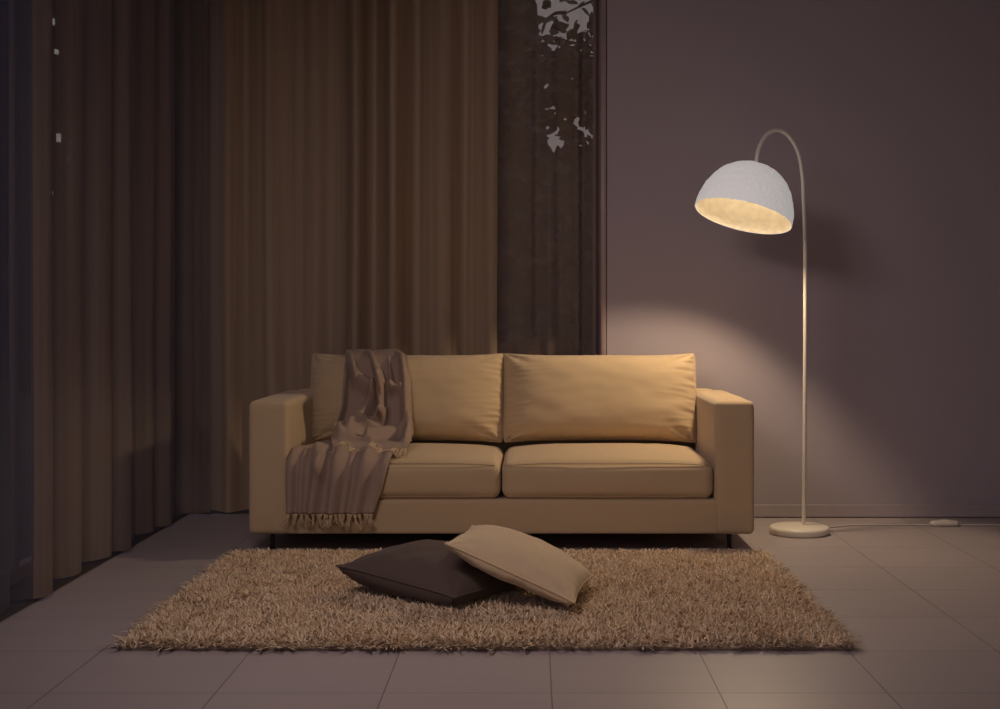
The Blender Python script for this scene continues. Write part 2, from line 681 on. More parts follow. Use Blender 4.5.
def make_building():
    root = empty('apartment_building', (-8.2, 20.0, -0.12))
    tag(root, 'dark far building with a few lit windows, glimpsed through the left curtain', 'building')
    bm = bmesh.new()
    add_box(bm, (-11.5, 20.0, -0.12), (-6.0, 24.0, 9.0))
    add_box(bm, (-11.6, 19.9, 9.0), (-5.9, 24.1, 9.25))
    keep(link_bm('facade', bm, M_BUILD, smooth=False), root)
    for px, py, w, h in [(74, 130, 4, 3), (73, 143, 5, 5), (70, 158, 4, 6), (75, 163, 4, 5), (73, 178, 5, 6),
                         (71, 192, 4, 4), (74, 205, 3, 5), (49, 14, 5, 3), (53, 22, 3, 6), (45, 28, 3, 3),
                         (47, 43, 4, 3), (57, 52, 3, 4), (59, 138, 3, 8), (50, 176, 4, 4), (51, 193, 3, 4),
                         (77, 70, 4, 3)]:
        c = P(px, py, 19.98)
        s = 19.98 / F
        wn = box('window', (c.x - w * s / 2, 19.93, c.z - h * s / 2), (c.x + w * s / 2, 19.995, c.z + h * s / 2), M_LITWIN)
        keep(wn, root)


make_building()


# ------------------------------------------------------------------ curtains
def curtain(name, plan, z0, z1, mat, label, hem_wave=0.006, top_gather=0.0, rows=14, flare=0.0):
    """plan: floor-plan points (x, y); folds are already in the plan"""
    cx = sum(p[0] for p in plan) / len(plan)
    cy = sum(p[1] for p in plan) / len(plan)
    V, Fc = [], []
    n = len(plan)
    for r in range(rows + 1):
        t = r / rows
        z = z0 + (z1 - z0) * t
        for i, (x, y) in enumerate(plan):
            w = noise.noise(Vector((x * 3, y * 3, z * 0.8)))
            dz = hem_wave * noise.noise(Vector((x * 6, y * 6, 3.1))) if r == 0 else 0
            k = 0.010 * w * (1 - 0.5 * t)
            V.append((x + k, y + k * .6, z + dz))
    for r in range(rows):
        for i in range(n - 1):
            a = r * n + i
            Fc.append((a, a + 1, a + n + 1, a + n))
    # hem band: a doubled strip at the bottom
    o = link_mesh(name, V, Fc, mat)
    tag(o, label, 'curtain', 'sheer curtains')
    return o


def fold_wave(ph):
    """soft pleat profile in 0..1, ph in periods, crest at integers"""
    c = 0.5 + 0.5 * math.cos(2 * math.pi * ph)
    return c ** 0.8


def phase_of(peaks, u):
    if u <= peaks[0]:
        return (u - peaks[0]) / (peaks[1] - peaks[0])
    for i, (a, b) in enumerate(zip(peaks, peaks[1:])):
        if u <= b:
            return i + (u - a) / (b - a)
    return len(peaks) - 1 + (u - peaks[-1]) / (peaks[-1] - peaks[-2])


pk_left = [2.9, 3.22, 3.55, 3.86, 4.12, 4.42, 4.766, 5.17, 5.5, 5.69, 5.906, 6.13, 6.36, 6.58, 6.78]


def left_plan(y0, y1, xo=0.0):
    out = []
    n = int((y1 - y0) / 0.012)
    for i in range(n + 1):
        y = y0 + (y1 - y0) * i / n
        ph = phase_of(pk_left, y)
        a = 0.125 + 0.03 * math.sin(ph * 2.3)
        w = fold_wave(ph) - 0.12 * math.sin(4 * math.pi * ph)
        x = -1.868 + a * w + 0.03 * max(0, noise.noise(Vector((y * 9, 2.2, 0)))) + xo
        out.append((x, y + 0.05 * math.sin(2 * math.pi * ph)))
    return out


curtain('curtain', left_plan(2.4, 4.72), 0.016, CEIL - 0.005, M_SHEER_LEFT,
        'bluish grey sheer curtain at the extreme left, nearest the camera')
pl = left_plan(4.70, 6.66, 0.004)
# turn the corner
pl += [(-1.745 + 0.0125 * k, 6.665 + 0.004 * k + 0.012 * math.sin(k * .9)) for k in range(1, 11)]
curtain('curtain', pl, 0.016, CEIL - 0.005, M_SHEER_CORNER,
        'long pleated brown-grey curtain along the left side, ending in the corner')


def back_plan(px0, px1, peaks_px, yc, amp):
    k = 6.74 / F
    pk = [(p - VX) * k for p in peaks_px]
    x0, x1 = (px0 - VX) * k, (px1 - VX) * k
    n = int((x1 - x0) / 0.008)
    out = []
    for i in range(n + 1):
        x = x0 + (x1 - x0) * i / n
        ph = phase_of(pk, x)
        a = amp * (1 + 0.25 * math.sin(ph * 1.7))
        w = fold_wave(ph) + 0.10 * math.sin(4 * math.pi * ph + 0.6)
        w += 0.22 * noise.noise(Vector((x * 11, 5.0, 0)))
        a *= 0.45 + 0.55 * sstep(-1.2, -0.6, x)
        out.append((x, yc - a * w))
    return out


curtain('curtain', back_plan(206, 498, [188, 226, 268, 312, 354, 393, 443, 489, 535], 6.815, 0.15), 0.016,
        CEIL - 0.005, M_SHEER_BACK, 'wide warm brown curtain hanging behind the sofa')
curtain('curtain', back_plan(490, 603, [470, 494, 530, 548, 577, 594, 612], 6.87, 0.05), 0.016, CEIL - 0.005,
        M_SHEER_END, 'thin see-through sheer between the brown curtain and the wall, leaves showing behind')

# ------------------------------------------------------------------ sofa
SX0, SX1 = -1.2085, 0.949
AI0, AI1 = -1.040, 0.781          # inner faces of the arms
YF, YB = 5.68, 6.58
ZB, ZA = 0.0735, 0.640
sofa = empty('sofa', ((SX0 + SX1) / 2, (YF + YB) / 2, 0))
tag(sofa, 'beige two-seat fabric sofa with square arms on thin dark legs', 'sofa')


def soft_block(name, lo, hi, r, mat, n=(24, 24, 14), crown=(0, 0, 0), wrinkle=0.0, seed=0.0, fn=None):
    """upholstered block: rounded box whose faces bulge by crown (x, y, z)"""
    lo, hi = Vector(lo), Vector(hi)
    c, h = (lo + hi) / 2, (hi - lo) / 2
    vid, V, Fc = {}, [], []

    def spread(i, m, half):
        # denser samples near the edges
        t = -1 + 2 * i / m
        return math.copysign(abs(t) ** 0.72, t) if abs(t) > 1e-9 else 0.0

    def vert(i, j, k):
        key = (i, j, k)
        if key in vid:
            return vid[key]
        u = Vector((spread(i, n[0], h.x), spread(j, n[1], h.y), spread(k, n[2], h.z)))
        p = Vector((u.x * h.x, u.y * h.y, u.z * h.z))
        q = Vector([max(-(h[a] - r), min(h[a] - r, p[a])) for a in range(3)])
        d = p - q
        if d.length > 1e-9:
            # edge rounding: keep faces flat, round edges and corners
            p = q + d.normalized() * min(r, max(abs(d.x), abs(d.y), abs(d.z)))
        bx = (1 - u.y * u.y) * (1 - u.z * u.z) * crown[0]
        by = (1 - u.x * u.x) * (1 - u.z * u.z) * crown[1]
        bz = (1 - u.x ** 4) * (1 - u.y ** 4) * crown[2]
        p = p + Vector((u.x * bx, u.y * by, u.z * bz))
        if wrinkle:
            w = noise.noise(Vector((p.x * 7 + seed, p.y * 7, p.z * 7))) + 0.5 * noise.noise(Vector((p.x * 17, p.y * 17 + seed, p.z * 17)))
            p += (p - q * 0.9).normalized() * (w * wrinkle)
        p = c + p
        if fn:
            p = fn(p, u)
        V.append(p)
        vid[key] = len(V) - 1
        return vid[key]

    nx, ny, nz = n
    for a in range(nx):
        for b in range(ny):
            Fc.append((vert(a, b, 0), vert(a, b + 1, 0), vert(a + 1, b + 1, 0), vert(a + 1, b, 0)))
            Fc.append((vert(a, b, nz), vert(a + 1, b, nz), vert(a + 1, b + 1, nz), vert(a, b + 1, nz)))
    for a in range(nx):
        for k in range(nz):
            Fc.append((vert(a, 0, k), vert(a + 1, 0, k), vert(a + 1, 0, k + 1), vert(a, 0, k + 1)))
            Fc.append((vert(a, ny, k), vert(a, ny, k + 1), vert(a + 1, ny, k + 1), vert(a + 1, ny, k)))
    for b in range(ny):
        for k in range(nz):
            Fc.append((vert(0, b, k), vert(0, b, k + 1), vert(0, b + 1, k + 1), vert(0, b + 1, k)))
            Fc.append((vert(nx, b, k), vert(nx, b + 1, k), vert(nx, b + 1, k + 1), vert(nx, b, k + 1)))
    return link_mesh(name, V, Fc, mat)


keep(soft_block('base', (AI0 - 0.03, YF + 0.0008, ZB), (AI1 + 0.03, YB - 0.02, 0.222), 0.012, M_SOFA, n=(40, 20, 10), wrinkle=0.0008), sofa)
keep(soft_block('armrest', (SX0, YF, ZB), (AI0, YB, ZA), 0.020, M_SOFA, n=(14, 30, 24), crown=(0.002, 0.002, 0.004), wrinkle=0.0012, seed=1), sofa)
keep(soft_block('armrest', (AI1, YF, ZB), (SX1, YB, ZA), 0.020, M_SOFA, n=(14, 30, 24), crown=(0.002, 0.002, 0.004), wrinkle=0.0012, seed=9), sofa)
keep(soft_block('backrest_frame', (SX0 + 0.06, YB - 0.13, ZB + 0.005), (SX1 - 0.06, YB - 0.002, 0.650), 0.02, M_SOFA, n=(40, 8, 20), wrinkle=0.0015, seed=4), sofa)


def seat_fn(p, u):
    # soft top: highest in the middle, front edge rolls over
    return p


XM = -0.132
SEATS = []
for k, (a, b) in enumerate(((AI0 + 0.004, XM - 0.003), (XM + 0.003, AI1 - 0.004))):
    s = soft_block('seat_cushion', (a, YF + 0.006, 0.2235), (b, 6.42, 0.378), 0.040, M_SOFA, n=(48, 36, 18),
                   crown=(0.0, 0.014, 0.034), wrinkle=0.0022, seed=20 + 7 * k)
    keep(s, sofa)
    SEATS.append(s)
    # piping along the upper and lower edge of the front
    for z, nm in ((0.3665, 'piping'), (0.2350, 'piping')):
        pts = []
        for i in range(41):
            x = a + 0.022 + (b - a - 0.044) * i / 40
            u = -1 + 2 * i / 40
            zz = z + (0.010 * (1 - u ** 4) if z > 0.3 else -0.0)
            pts.append((x, YF + 0.0165 - 0.006 * (1 - u * u), zz))
        pp = tube(nm, pts, 0.0020, M_SEAM, sides=6)
        pp.parent = s
    SEATS[-1]


def pillow(name, C, T, Tb, mat, n=56, bow=0.05, puck=0.004, seed=0.0, expo=(2.6, 0.55), expo_b=None, rc=0.0, bowv=None, wr=0.004, up_hint=None, extra=None):
    """knife-edge cushion on four corners C = P00, P10, P11, P01 (u then v).
    T, Tb: bulge above and below.  Returns object and edge loop."""
    C = [Vector(c) for c in C]
    nrm = (C[1] - C[0]).cross(C[3] - C[0]).normalized()
    if up_hint is not None and nrm.dot(Vector(up_hint)) < 0:
        nrm = -nrm
    eu = ((C[1] - C[0]) + (C[2] - C[3])).normalized()
    ev = ((C[3] - C[0]) + (C[2] - C[1])).normalized()
    lu = ((C[1] - C[0]).length + (C[2] - C[3]).length) / 2
    lv = ((C[3] - C[0]).length + (C[2] - C[1]).length) / 2

    def mid(u, v):
        a, b = (u + 1) / 2, (v + 1) / 2
        p = C[0] * (1 - a) * (1 - b) + C[1] * a * (1 - b) + C[2] * a * b + C[3] * (1 - a) * b
        p = p - eu * (math.copysign(abs(u) ** 3, u) * bow * (1 - v * v) * lu / 2)
        p = p - ev * (math.copysign(abs(v) ** 3, v) * (bow if bowv is None else bowv) * (1 - abs(u) ** 5) * lv / 2)
        if rc:
            k = abs(u) ** 14 * abs(v) ** 14
            p = p - eu * (math.copysign(rc, u) * k) - ev * (math.copysign(rc, v) * k)
        return p

    def par(i):
        t = -1 + 2 * i / n
        return math.copysign(1 - (1 - abs(t)) ** 1.35, t)

    V, Fc = [], []
    ids = {}
    e1, e2 = expo
    for side in (1, -1):
        for i in range(n + 1):
            for j in range(n + 1):
                edge = i in (0, n) or j in (0, n)
                if side == -1 and edge:
                    ids[(side, i, j)] = ids[(1, i, j)]
                    continue
                u, v = par(i), par(j)
                p = mid(u, v)
                x1, x2 = expo_b if (expo_b and side == -1) else expo
                f = (max(0, 1 - abs(u) ** x1) ** x2) * (max(0, 1 - abs(v) ** x1) ** x2)
                w = 0.0
                if not edge:
                    w += wr * (noise.noise(Vector((u * 1.8 + seed, v * 1.8, side))) + 0.6 * noise.noise(Vector((u * 4 + seed, v * 4, side * 3))))
                    # gathers running in from the seams
                    du, dv = 1 - abs(u), 1 - abs(v)
                    for q, dd, sd in ((u * lu, dv, v), (v * lv, du, u)):
                        am = puck * math.exp(-dd / 0.14) * min(1, dd / 0.03)
                        w += am * 1.9 * noise.noise(Vector((q * 34 + dd * 7 * noise.noise(Vector((q * 4, seed, 2))), dd * 2.5 + seed, sd * 3)))
                    # creases pointing into the corners
                    cd_ = math.hypot(du, dv)
                    if cd_ < 0.9:
                        ang = math.atan2(dv, du)
                        w += puck * 1.6 * math.exp(-cd_ / 0.28) * math.cos(ang * 9 + seed) * min(1, cd_ / 0.08)
                h = (T if side == 1 else -Tb) * f + side * w * min(1, f * 5)
                p = p + nrm * h
                if extra:
                    p = extra(p, u, v, side)
                V.append(p)
                ids[(side, i, j)] = len(V) - 1
    for side in (1, -1):
        for i in range(n):
            for j in range(n):
                q = (ids[(side, i, j)], ids[(side, i + 1, j)], ids[(side, i + 1, j + 1)], ids[(side, i, j + 1)])
                Fc.append(q if side == 1 else q[::-1])
    o = link_mesh(name, V, Fc, mat)
    bm = bmesh.new()
    bm.from_mesh(o.data)
    bmesh.ops.recalc_face_normals(bm, faces=bm.faces[:])
    bm.to_mesh(o.data)
    bm.free()
    loop = [ids[(1, i, 0)] for i in range(n)] + [ids[(1, n, j)] for j in range(n)] + \
           [ids[(1, i, n)] for i in range(n, 0, -1)] + [ids[(1, 0, j)] for j in range(n, 0, -1)]
    return o, [V[k] for k in loop]


BACKS = []
for k, (a, b) in enumerate(((AI0 - 0.002, XM - 0.006), (XM - 0.002, AI1 - 0.002))):
    zl = 0.405
    C = [(a + .002 - .008 * (k == 0), 6.30, zl), (b - .003, 6.30, zl), (b + 0.003, 6.415, 0.828), (a - 0.003 - .010 * (k == 0), 6.415, 0.828)]
    o, loop = pillow('back_cushion', C, 0.125, 0.055, M_SOFA, n=84, bow=-0.004, bowv=0.075, rc=0.006, puck=0.0075, seed=3.3 + 5 * k,
                     expo=(3.2, 0.5), wr=0.006, up_hint=(0, -1, 0))
    keep(o, sofa)
    BACKS.append(o)
    pp = tube('piping', loop, 0.0035, M_SEAM, sides=6, closed=True)
    pp.parent = o

for x in (-1.118, 0.850):
    for y in (5.75, 6.47):
        V, Fc = tube_geo([(x, y, 0.0), (x, y, 0.006)], 0.014, 16)
        tube_geo([(x, y, 0.006), (x, y, ZB + 0.01)], 0.0105, 16, V=V, Fc=Fc)
        keep(link_mesh('leg', V, Fc, M_LEG), sofa)

# ------------------------------------------------------------------ rug
RX0, RX1, RY0, RY1 = -1.245, 0.966, 4.00, 5.56
rug = empty('shag_rug', ((RX0 + RX1) / 2, (RY0 + RY1) / 2, 0))
tag(rug, 'beige shaggy rug with long pile on the tiled floor before the sofa', 'rug')
M_BACKING = cloth_mat('rug_backing', (0.28, 0.20, 0.14), (0.36, 0.26, 0.18))
keep(box('backing', (RX0, RY0, 0.0005), (RX1, RY1, 0.010), M_BACKING, bev=0.003), rug)


def pile_mat():
    m, t, b = new_mat('rug_pile_yarn')
    N, L = t.nodes, t.links
    at = N.new('ShaderNodeAttribute')
    at.attribute_name = 'tuft'
    rp = N.new('ShaderNodeValToRGB')
    rp.color_ramp.elements[0].color = (0.62, 0.45, 0.29, 1)
    rp.color_ramp.elements[1].color = (0.97, 0.78, 0.54, 1)
    L.new(at.outputs['Fac'], rp.inputs[0])
    L.new(rp.outputs[0], b.inputs['Base Color'])
    b.inputs['Roughness'].default_value = 0.9
    b.inputs['Specular IOR Level'].default_value = 0.15
    b.inputs['Sheen Weight'].default_value = 0.3
    return m


def make_pile():
    step = 0.0084
    nx, ny = int((RX1 - RX0) / step), int((RY1 - RY0) / step)
    gx, gy = np.meshgrid(np.linspace(RX0 + .003, RX1 - .003, nx), np.linspace(RY0 + .003, RY1 - .003, ny))
    n = gx.size
    bx = gx.ravel() + RNG.normal(0, 0.0035, n)
    by = gy.ravel() + RNG.normal(0, 0.0035, n)
    bx = np.clip(bx, RX0, RX1)
    by = np.clip(by, RY0, RY1)
    # tufts of a patch lean together
    cell = 0.045
    gxn, gyn = int((RX1 - RX0) / cell) + 3, int((RY1 - RY0) / cell) + 3
    fx = RNG.normal(0, 1, (gyn, gxn))
    fy = RNG.normal(0, 1, (gyn, gxn))

    def samp(f):
        u, v = (bx - RX0) / cell, (by - RY0) / cell
        i, j = np.floor(u).astype(int), np.floor(v).astype(int)
        a, b = u - i, v - j
        return f[j, i] * (1 - a) * (1 - b) + f[j, i + 1] * a * (1 - b) + f[j + 1, i] * (1 - a) * b + f[j + 1, i + 1] * a * b

    lx = 0.020 * samp(fx) + RNG.normal(0, 0.019, n)
    ly = 0.020 * samp(fy) + RNG.normal(0, 0.019, n) - 0.003
    # the border spills outwards
    ed = 0.03
    lx += 0.020 * np.clip((bx - (RX1 - ed)) / ed, 0, 1) - 0.020 * np.clip(((RX0 + ed) - bx) / ed, 0, 1)
    ly += 0.016 * np.clip((by - (RY1 - ed)) / ed, 0, 1) - 0.022 * np.clip(((RY0 + ed) - by) / ed, 0, 1)
    hz = np.clip(RNG.normal(0.032, 0.005, n), 0.02, 0.043)
    edge = np.minimum.reduce([bx - RX0, RX1 - bx, by - RY0, RY1 - by])
    hz *= 0.62 + 0.38 * np.clip(edge / 0.03, 0, 1)
    lean = np.hypot(lx, ly)
    hz *= np.clip(1.10 - lean * 9, 0.45, 1.1)
    S = 4
    ts = np.array([0.0, 0.4, 0.75, 1.0])
    rr = np.array([0.0028, 0.0036, 0.0033, 0.0016])
    sides = 4
    ang = np.arange(sides) * 2 * np.pi / sides
    rot = RNG.uniform(0, 2 * np.pi, n)
    size = RNG.uniform(0.75, 1.25, n)
    co = np.zeros((n, S, sides, 3), np.float32)
    cl = RNG.normal(0, 0.006, (n, 2))
    for s in range(S):
        t = ts[s]
        cx = bx + lx * t ** 1.6 + cl[:, 0] * math.sin(t * 3.1)
        cy = by + ly * t ** 1.6 + cl[:, 1] * math.sin(t * 3.1)
        cz = 0.009 + hz * (t - 0.10 * t * t)
        for k in range(sides):
            co[:, s, k, 0] = cx + np.cos(ang[k] + rot) * rr[s] * size
            co[:, s, k, 1] = cy + np.sin(ang[k] + rot) * rr[s] * size
            co[:, s, k, 2] = cz
    base = (np.arange(n) * S * sides)[:, None, None]
    s_, k_ = np.meshgrid(np.arange(S - 1), np.arange(sides), indexing='ij')
    a = s_ * sides + k_
    b = s_ * sides + (k_ + 1) % sides
    quad = np.stack([a, b, b + sides, a + sides], -1)            # S-1, sides, 4
    faces = (base[..., None] + quad[None]).reshape(-1, 4)
    me = bpy.data.meshes.new('pile')
    nv, nf = n * S * sides, faces.shape[0]
    me.vertices.add(nv)
    me.vertices.foreach_set('co', co.reshape(-1))
    me.loops.add(nf * 4)
    me.loops.foreach_set('vertex_index', faces.reshape(-1).astype(np.int32))
    me.polygons.add(nf)
    me.polygons.foreach_set('loop_start', (np.arange(nf) * 4).astype(np.int32))
    me.polygons.foreach_set('use_smooth', np.ones(nf, bool))
    me.update(calc_edges=True)
    val = np.repeat(np.clip(RNG.normal(0.5, 0.25, n), 0, 1), S * sides).astype(np.float32)
    at = me.attributes.new('tuft', 'FLOAT', 'POINT')
    at.data.foreach_set('value', val)
    me.materials.append(pile_mat())
    o = bpy.data.objects.new('pile', me)
    COL.objects.link(o)
    o['kind'] = 'stuff'
    keep(o, rug)


make_pile()

# ------------------------------------------------------------------ pillows on the rug
ZR = 0.047
L_, N_, R_, B_ = (-0.683, 4.655, 0.132), (-0.255, 4.375, 0.078), (0.03, 4.76, 0.066), (-0.39, 5.06, 0.112)


def rest(p, u, v, side):
    if p.z < ZR:
        p.z = ZR - 0.004 * (1 - math.exp((p.z - ZR) * 30))
    return p


o, loop = pillow('throw_pillow', [L_, N_, R_, B_], 0.105, 0.10, M_DARKP, n=60, bow=0.07, puck=0.004, seed=1.7, expo=(2.2, 0.70), expo_b=(2.6, 0.42),
                 wr=0.008, up_hint=(0, 0, 1), extra=rest)
tag(o, 'dark brown square pillow lying flat on the rug, half under the cream one', 'pillow', 'pillows on the rug')
tube('piping', loop, 0.0035, M_DARKP, o, sides=6, closed=True)
A_, B2, C_, D_ = (-0.290, 4.45, 0.244), (0.138, 4.33, 0.072), (0.218, 4.72, 0.086), (-0.215, 4.82, 0.246)
o, loop = pillow('throw_pillow', [A_, B2, C_, D_], 0.080, 0.060, M_CREAMP, n=60, bow=0.06, puck=0.004, seed=6.1, expo=(2.4, 0.62), expo_b=(2.8, 0.42),
                 wr=0.006, up_hint=(0, 0, 1), extra=rest)
tag(o, 'cream pillow tilted on the rug, leaning on the dark brown one', 'pillow', 'pillows on the rug')
tube('piping', loop, 0.0038, M_CREAMP, o, sides=6, closed=True)

# ------------------------------------------------------------------ throw blanket
bpy.context.view_layer.update()


def bvh_of(objs):
    V, Fc = [], []
    for ob in objs:
        b = len(V)
        V += [ob.matrix_world @ v.co for v in ob.data.vertices]
        Fc += [tuple(b + i for i in p.vertices) for p in ob.data.polygons]
    return BVHTree.FromPolygons(V, Fc)


T_SOLID = bvh_of([c for c in sofa.children if c.type == 'MESH'])


def push_out(p, gap):
    hit = T_SOLID.find_nearest(p, 0.2)
    if hit[0] is None:
        return p
    loc, nrm, idx, dist = hit
    d = p - loc
    if d.dot(nrm) < 0:
        return loc + nrm * gap
    if dist < gap:
        return loc + (d.normalized() if dist > 1e-6 else nrm) * gap
    return p


def seg_dist(p, a, b):
    ax, ay = a
    bx, by = b
    dx, dy = bx - ax, by - ay
    L2 = dx * dx + dy * dy
    t = max(0, min(1, ((p[0] - ax) * dx + (p[1] - ay) * dy) / L2))
    sx, sy = ax + dx * t - p[0], ay + dy * t - p[1]
    cr_ = dx * (p[1] - ay) - dy * (p[0] - ax)
    return math.copysign(math.hypot(sx, sy), cr_), t


def ridge(p, a, b, w0, w1, h):
    """asymmetric fold along a->b: steep on one side, gentle on the other"""
    d, t = seg_dist(p, a, b)
    w = w0 if d > 0 else w1
    return h * math.exp(-(d / w) ** 2)


def panel(prof, left, right, folds, ns, ntt, gap, thick, noise_amp, seed, hs=lambda s_: 1.0):
    """cloth panel: prof = (y, z) along the length, left/right = x limits along s in 0..1"""
    pr = catmull([(0, y, z) for y, z in prof], 12)
    ln = [0]
    for a, b in zip(pr, pr[1:]):
        ln.append(ln[-1] + (b - a).length)
    tot = ln[-1]
    rows = []
    for i in range(ns + 1):
        s = i / ns
        x = s * tot
        k = 0
        while k < len(ln) - 2 and ln[k + 1] < x:
            k += 1
        f = (x - ln[k]) / max(1e-9, ln[k + 1] - ln[k])
        p = pr[k].lerp(pr[k + 1], f)
        d = (pr[k + 1] - pr[k]).normalized()
        nrm = Vector((0, d.z, -d.y))                 # outward for a strip that runs down the front
        if nrm.y > 0 and abs(nrm.y) > abs(nrm.z):
            pass
        x0, x1 = lerp_tab(left, s), lerp_tab(right, s)
        row = []
        for j in range(ntt + 1):
            t = j / ntt
            h = 0
            for (a, b, w0, w1, hh) in folds:
                h += ridge((t, s), a, b, w0, w1, hh)
            h *= hs(s)
            h += noise_amp * noise.noise(Vector((t * 3.2 + seed, s * 3, seed)))
            h += 0.35 * noise_amp * noise.noise(Vector((t * 9 + seed, s * 8, seed)))
            q = Vector((x0 + (x1 - x0) * t, p.y, p.z)) + nrm * max(h, -0.004)
            row.append(q)
        rows.append(row)
    for it in range(2):
        for i in range(ns + 1):
            for j in range(ntt + 1):
                rows[i][j] = push_out(rows[i][j], gap)
        # relax a little
        new = [[v.copy() for v in r] for r in rows]
        for i in range(1, ns):
            for j in range(1, ntt):
                m = (rows[i - 1][j] + rows[i + 1][j] + rows[i][j - 1] + rows[i][j + 1]) / 4
                new[i][j] = rows[i][j].lerp(m, 0.12)
        rows = new
    for i in range(ns + 1):
        for j in range(ntt + 1):
            rows[i][j] = push_out(rows[i][j], gap * 0.8)
    return rows


def rows_mesh(rows, V, Fc):
    b = len(V)
    n = len(rows[0])
    for r in rows:
        V.extend(r)
    for i in range(len(rows) - 1):
        for j in range(n - 1):
            a = b + i * n + j
            Fc.append((a, a + n, a + n + 1, a + 1))


def xw(px, Y):
    return (px - VX) * Y / F


# lower panel: over the seat and down the front
lo_prof = [(6.14, 0.432), (6.04, 0.430), (5.93, 0.428), (5.82, 0.424), (5.74, 0.412), (5.683, 0.380), (5.662, 0.335),
           (5.658, 0.27), (5.656, 0.215), (5.654, 0.168)]
lo_left = [(0.0, xw(330, 6.14)), (0.16, xw(318, 6.0)), (0.34, xw(303, 5.86)), (0.50, xw(290, 5.74)), (0.6, xw(287, 5.66)),
           (0.8, xw(287, 5.66)), (1.0, xw(288, 5.66))]
lo_right = [(0.0, xw(412, 6.14)), (0.3, xw(406, 5.9)), (0.5, xw(398, 5.74)), (0.62, xw(391, 5.66)), (0.8, xw(384, 5.66)),
            (1.0, xw(374, 5.66))]
lo_folds = [((0.05, 0.40), (0.03, 1.0), 0.05, 0.04, 0.022),
            ((0.40, 0.00), (0.22, 0.46), 0.035, 0.07, 0.030), ((0.22, 0.46), (0.30, 0.72), 0.04, 0.07, 0.034), ((0.30, 0.72), (0.27, 1.0), 0.04, 0.07, 0.036),
            ((0.64, 0.02), (0.47, 0.46), 0.035, 0.08, 0.032), ((0.47, 0.46), (0.50, 1.0), 0.04, 0.09, 0.040),
            ((0.78, 0.2), (0.75, 0.5), 0.04, 0.07, 0.020), ((0.75, 0.5), (0.78, 1.0), 0.05, 0.07, 0.030), ((0.97, 0.2), (0.96, 1.0), 0.05, 0.05, 0.014),
            ((0.15, 0.55), (0.14, 1.0), 0.025, 0.03, 0.014), ((0.62, 0.6), (0.64, 1.0), 0.025, 0.03, 0.012)]
lower = panel(lo_prof, lo_left, lo_right, lo_folds, 84, 96, 0.007, 0, 0.005, 2.0, lambda s_: 0.22 + 0.83 * sstep(0.36, 0.66, s_))

T_ALL = T_SOLID
# upper panel: from behind the back cushion over its top, down its front, end lying on the seat
up_prof = [(6.50, 0.70), (6.49, 0.785), (6.445, 0.832), (6.40, 0.838), (6.335, 0.808), (6.27, 0.74), (6.215, 0.65), (6.185, 0.56),
           (6.15, 0.49), (6.08, 0.452), (5.98, 0.446), (5.87, 0.444), (5.772, 0.430)]
up_left = [(0.0, xw(345, 6.4)), (0.2, xw(346, 6.4)), (0.42, xw(346, 6.27)), (0.58, xw(343, 6.2)), (0.72, xw(336, 6.17)),
           (0.84, xw(331, 6.03)), (1.0, xw(333, 5.77))]
up_right = [(0.0, xw(396, 6.4)), (0.2, xw(399, 6.4)), (0.30, xw(407, 6.33)), (0.45, xw(411, 6.25)), (0.64, xw(412, 6.19)),
            (0.78, xw(414, 6.12)), (0.9, xw(412, 5.97)), (1.0, xw(407, 5.77))]
up_folds = [((0.02, 0.26), (0.10, 0.40), 0.020, 0.05, 0.022), ((0.10, 0.30), (0.17, 0.42), 0.04, 0.025, 0.034), ((0.17, 0.42), (0.46, 0.49), 0.045, 0.025, 0.042),
            ((0.46, 0.49), (0.10, 0.80), 0.022, 0.09, 0.044), ((0.40, 0.27), (0.54, 0.48), 0.025, 0.06, 0.040),
            ((0.54, 0.48), (0.58, 0.62), 0.03, 0.045, 0.044), ((0.58, 0.62), (0.24, 0.80), 0.022, 0.07, 0.042),
            ((0.70, 0.30), (0.70, 0.47), 0.02, 0.04, 0.020), ((0.56, 0.48), (0.86, 0.485), 0.022, 0.016, 0.030),
            ((0.92, 0.30), (0.95, 0.90), 0.06, 0.05, 0.038), ((0.01, 0.40), (0.0, 0.72), 0.05, 0.04, 0.026),
            ((0.30, 0.745), (0.64, 0.765), 0.016, 0.03, 0.024), ((0.98, 0.72), (0.45, 0.86), 0.022, 0.05, 0.032),
            ((0.1, 0.88), (0.5, 0.95), 0.03, 0.04, 0.012)]
up_folds = [((a[0], a[1] * 0.91), (b[0], b[1] * 0.91), w0, w1, h) for a, b, w0, w1, h in up_folds]
up_left = [(s_ * 0.91 if s_ < 1 else 1.0, x) for s_, x in up_left]
up_right = [(s_ * 0.91 if s_ < 1 else 1.0, x) for s_, x in up_right]
upper = panel(up_prof, up_left, up_right, up_folds, 150, 110, 0.009, 0, 0.005, 7.0, lambda s_: 0.15 + 1.55 * sstep(0.19, 0.36, s_))
# upper lies over lower where they meet on the seat
TV, TF = [], []
rows_mesh(lower, TV, TF)
T_LOW = BVHTree.FromPolygons(TV, TF)
for row in upper[70:]:
    for q in row:
        hit = T_LOW.ray_cast(Vector((q.x, q.y, 0.7)), Vector((0, 0, -1)))
        if hit[0] is not None and q.z < hit[0].z + 0.006:
            q.z = hit[0].z + 0.006
V, Fc = [], []
rows_mesh(lower, V, Fc)
rows_mesh(upper, V, Fc)
throw = link_mesh('throw_blanket', V, Fc, M_THROW)
tag(throw, 'brown fringed throw blanket draped over the left back cushion and seat of the sofa', 'blanket')
sm = throw.modifiers.new('thickness', 'SOLIDIFY')
sm.thickness = 0.004
sm.offset = 1.0


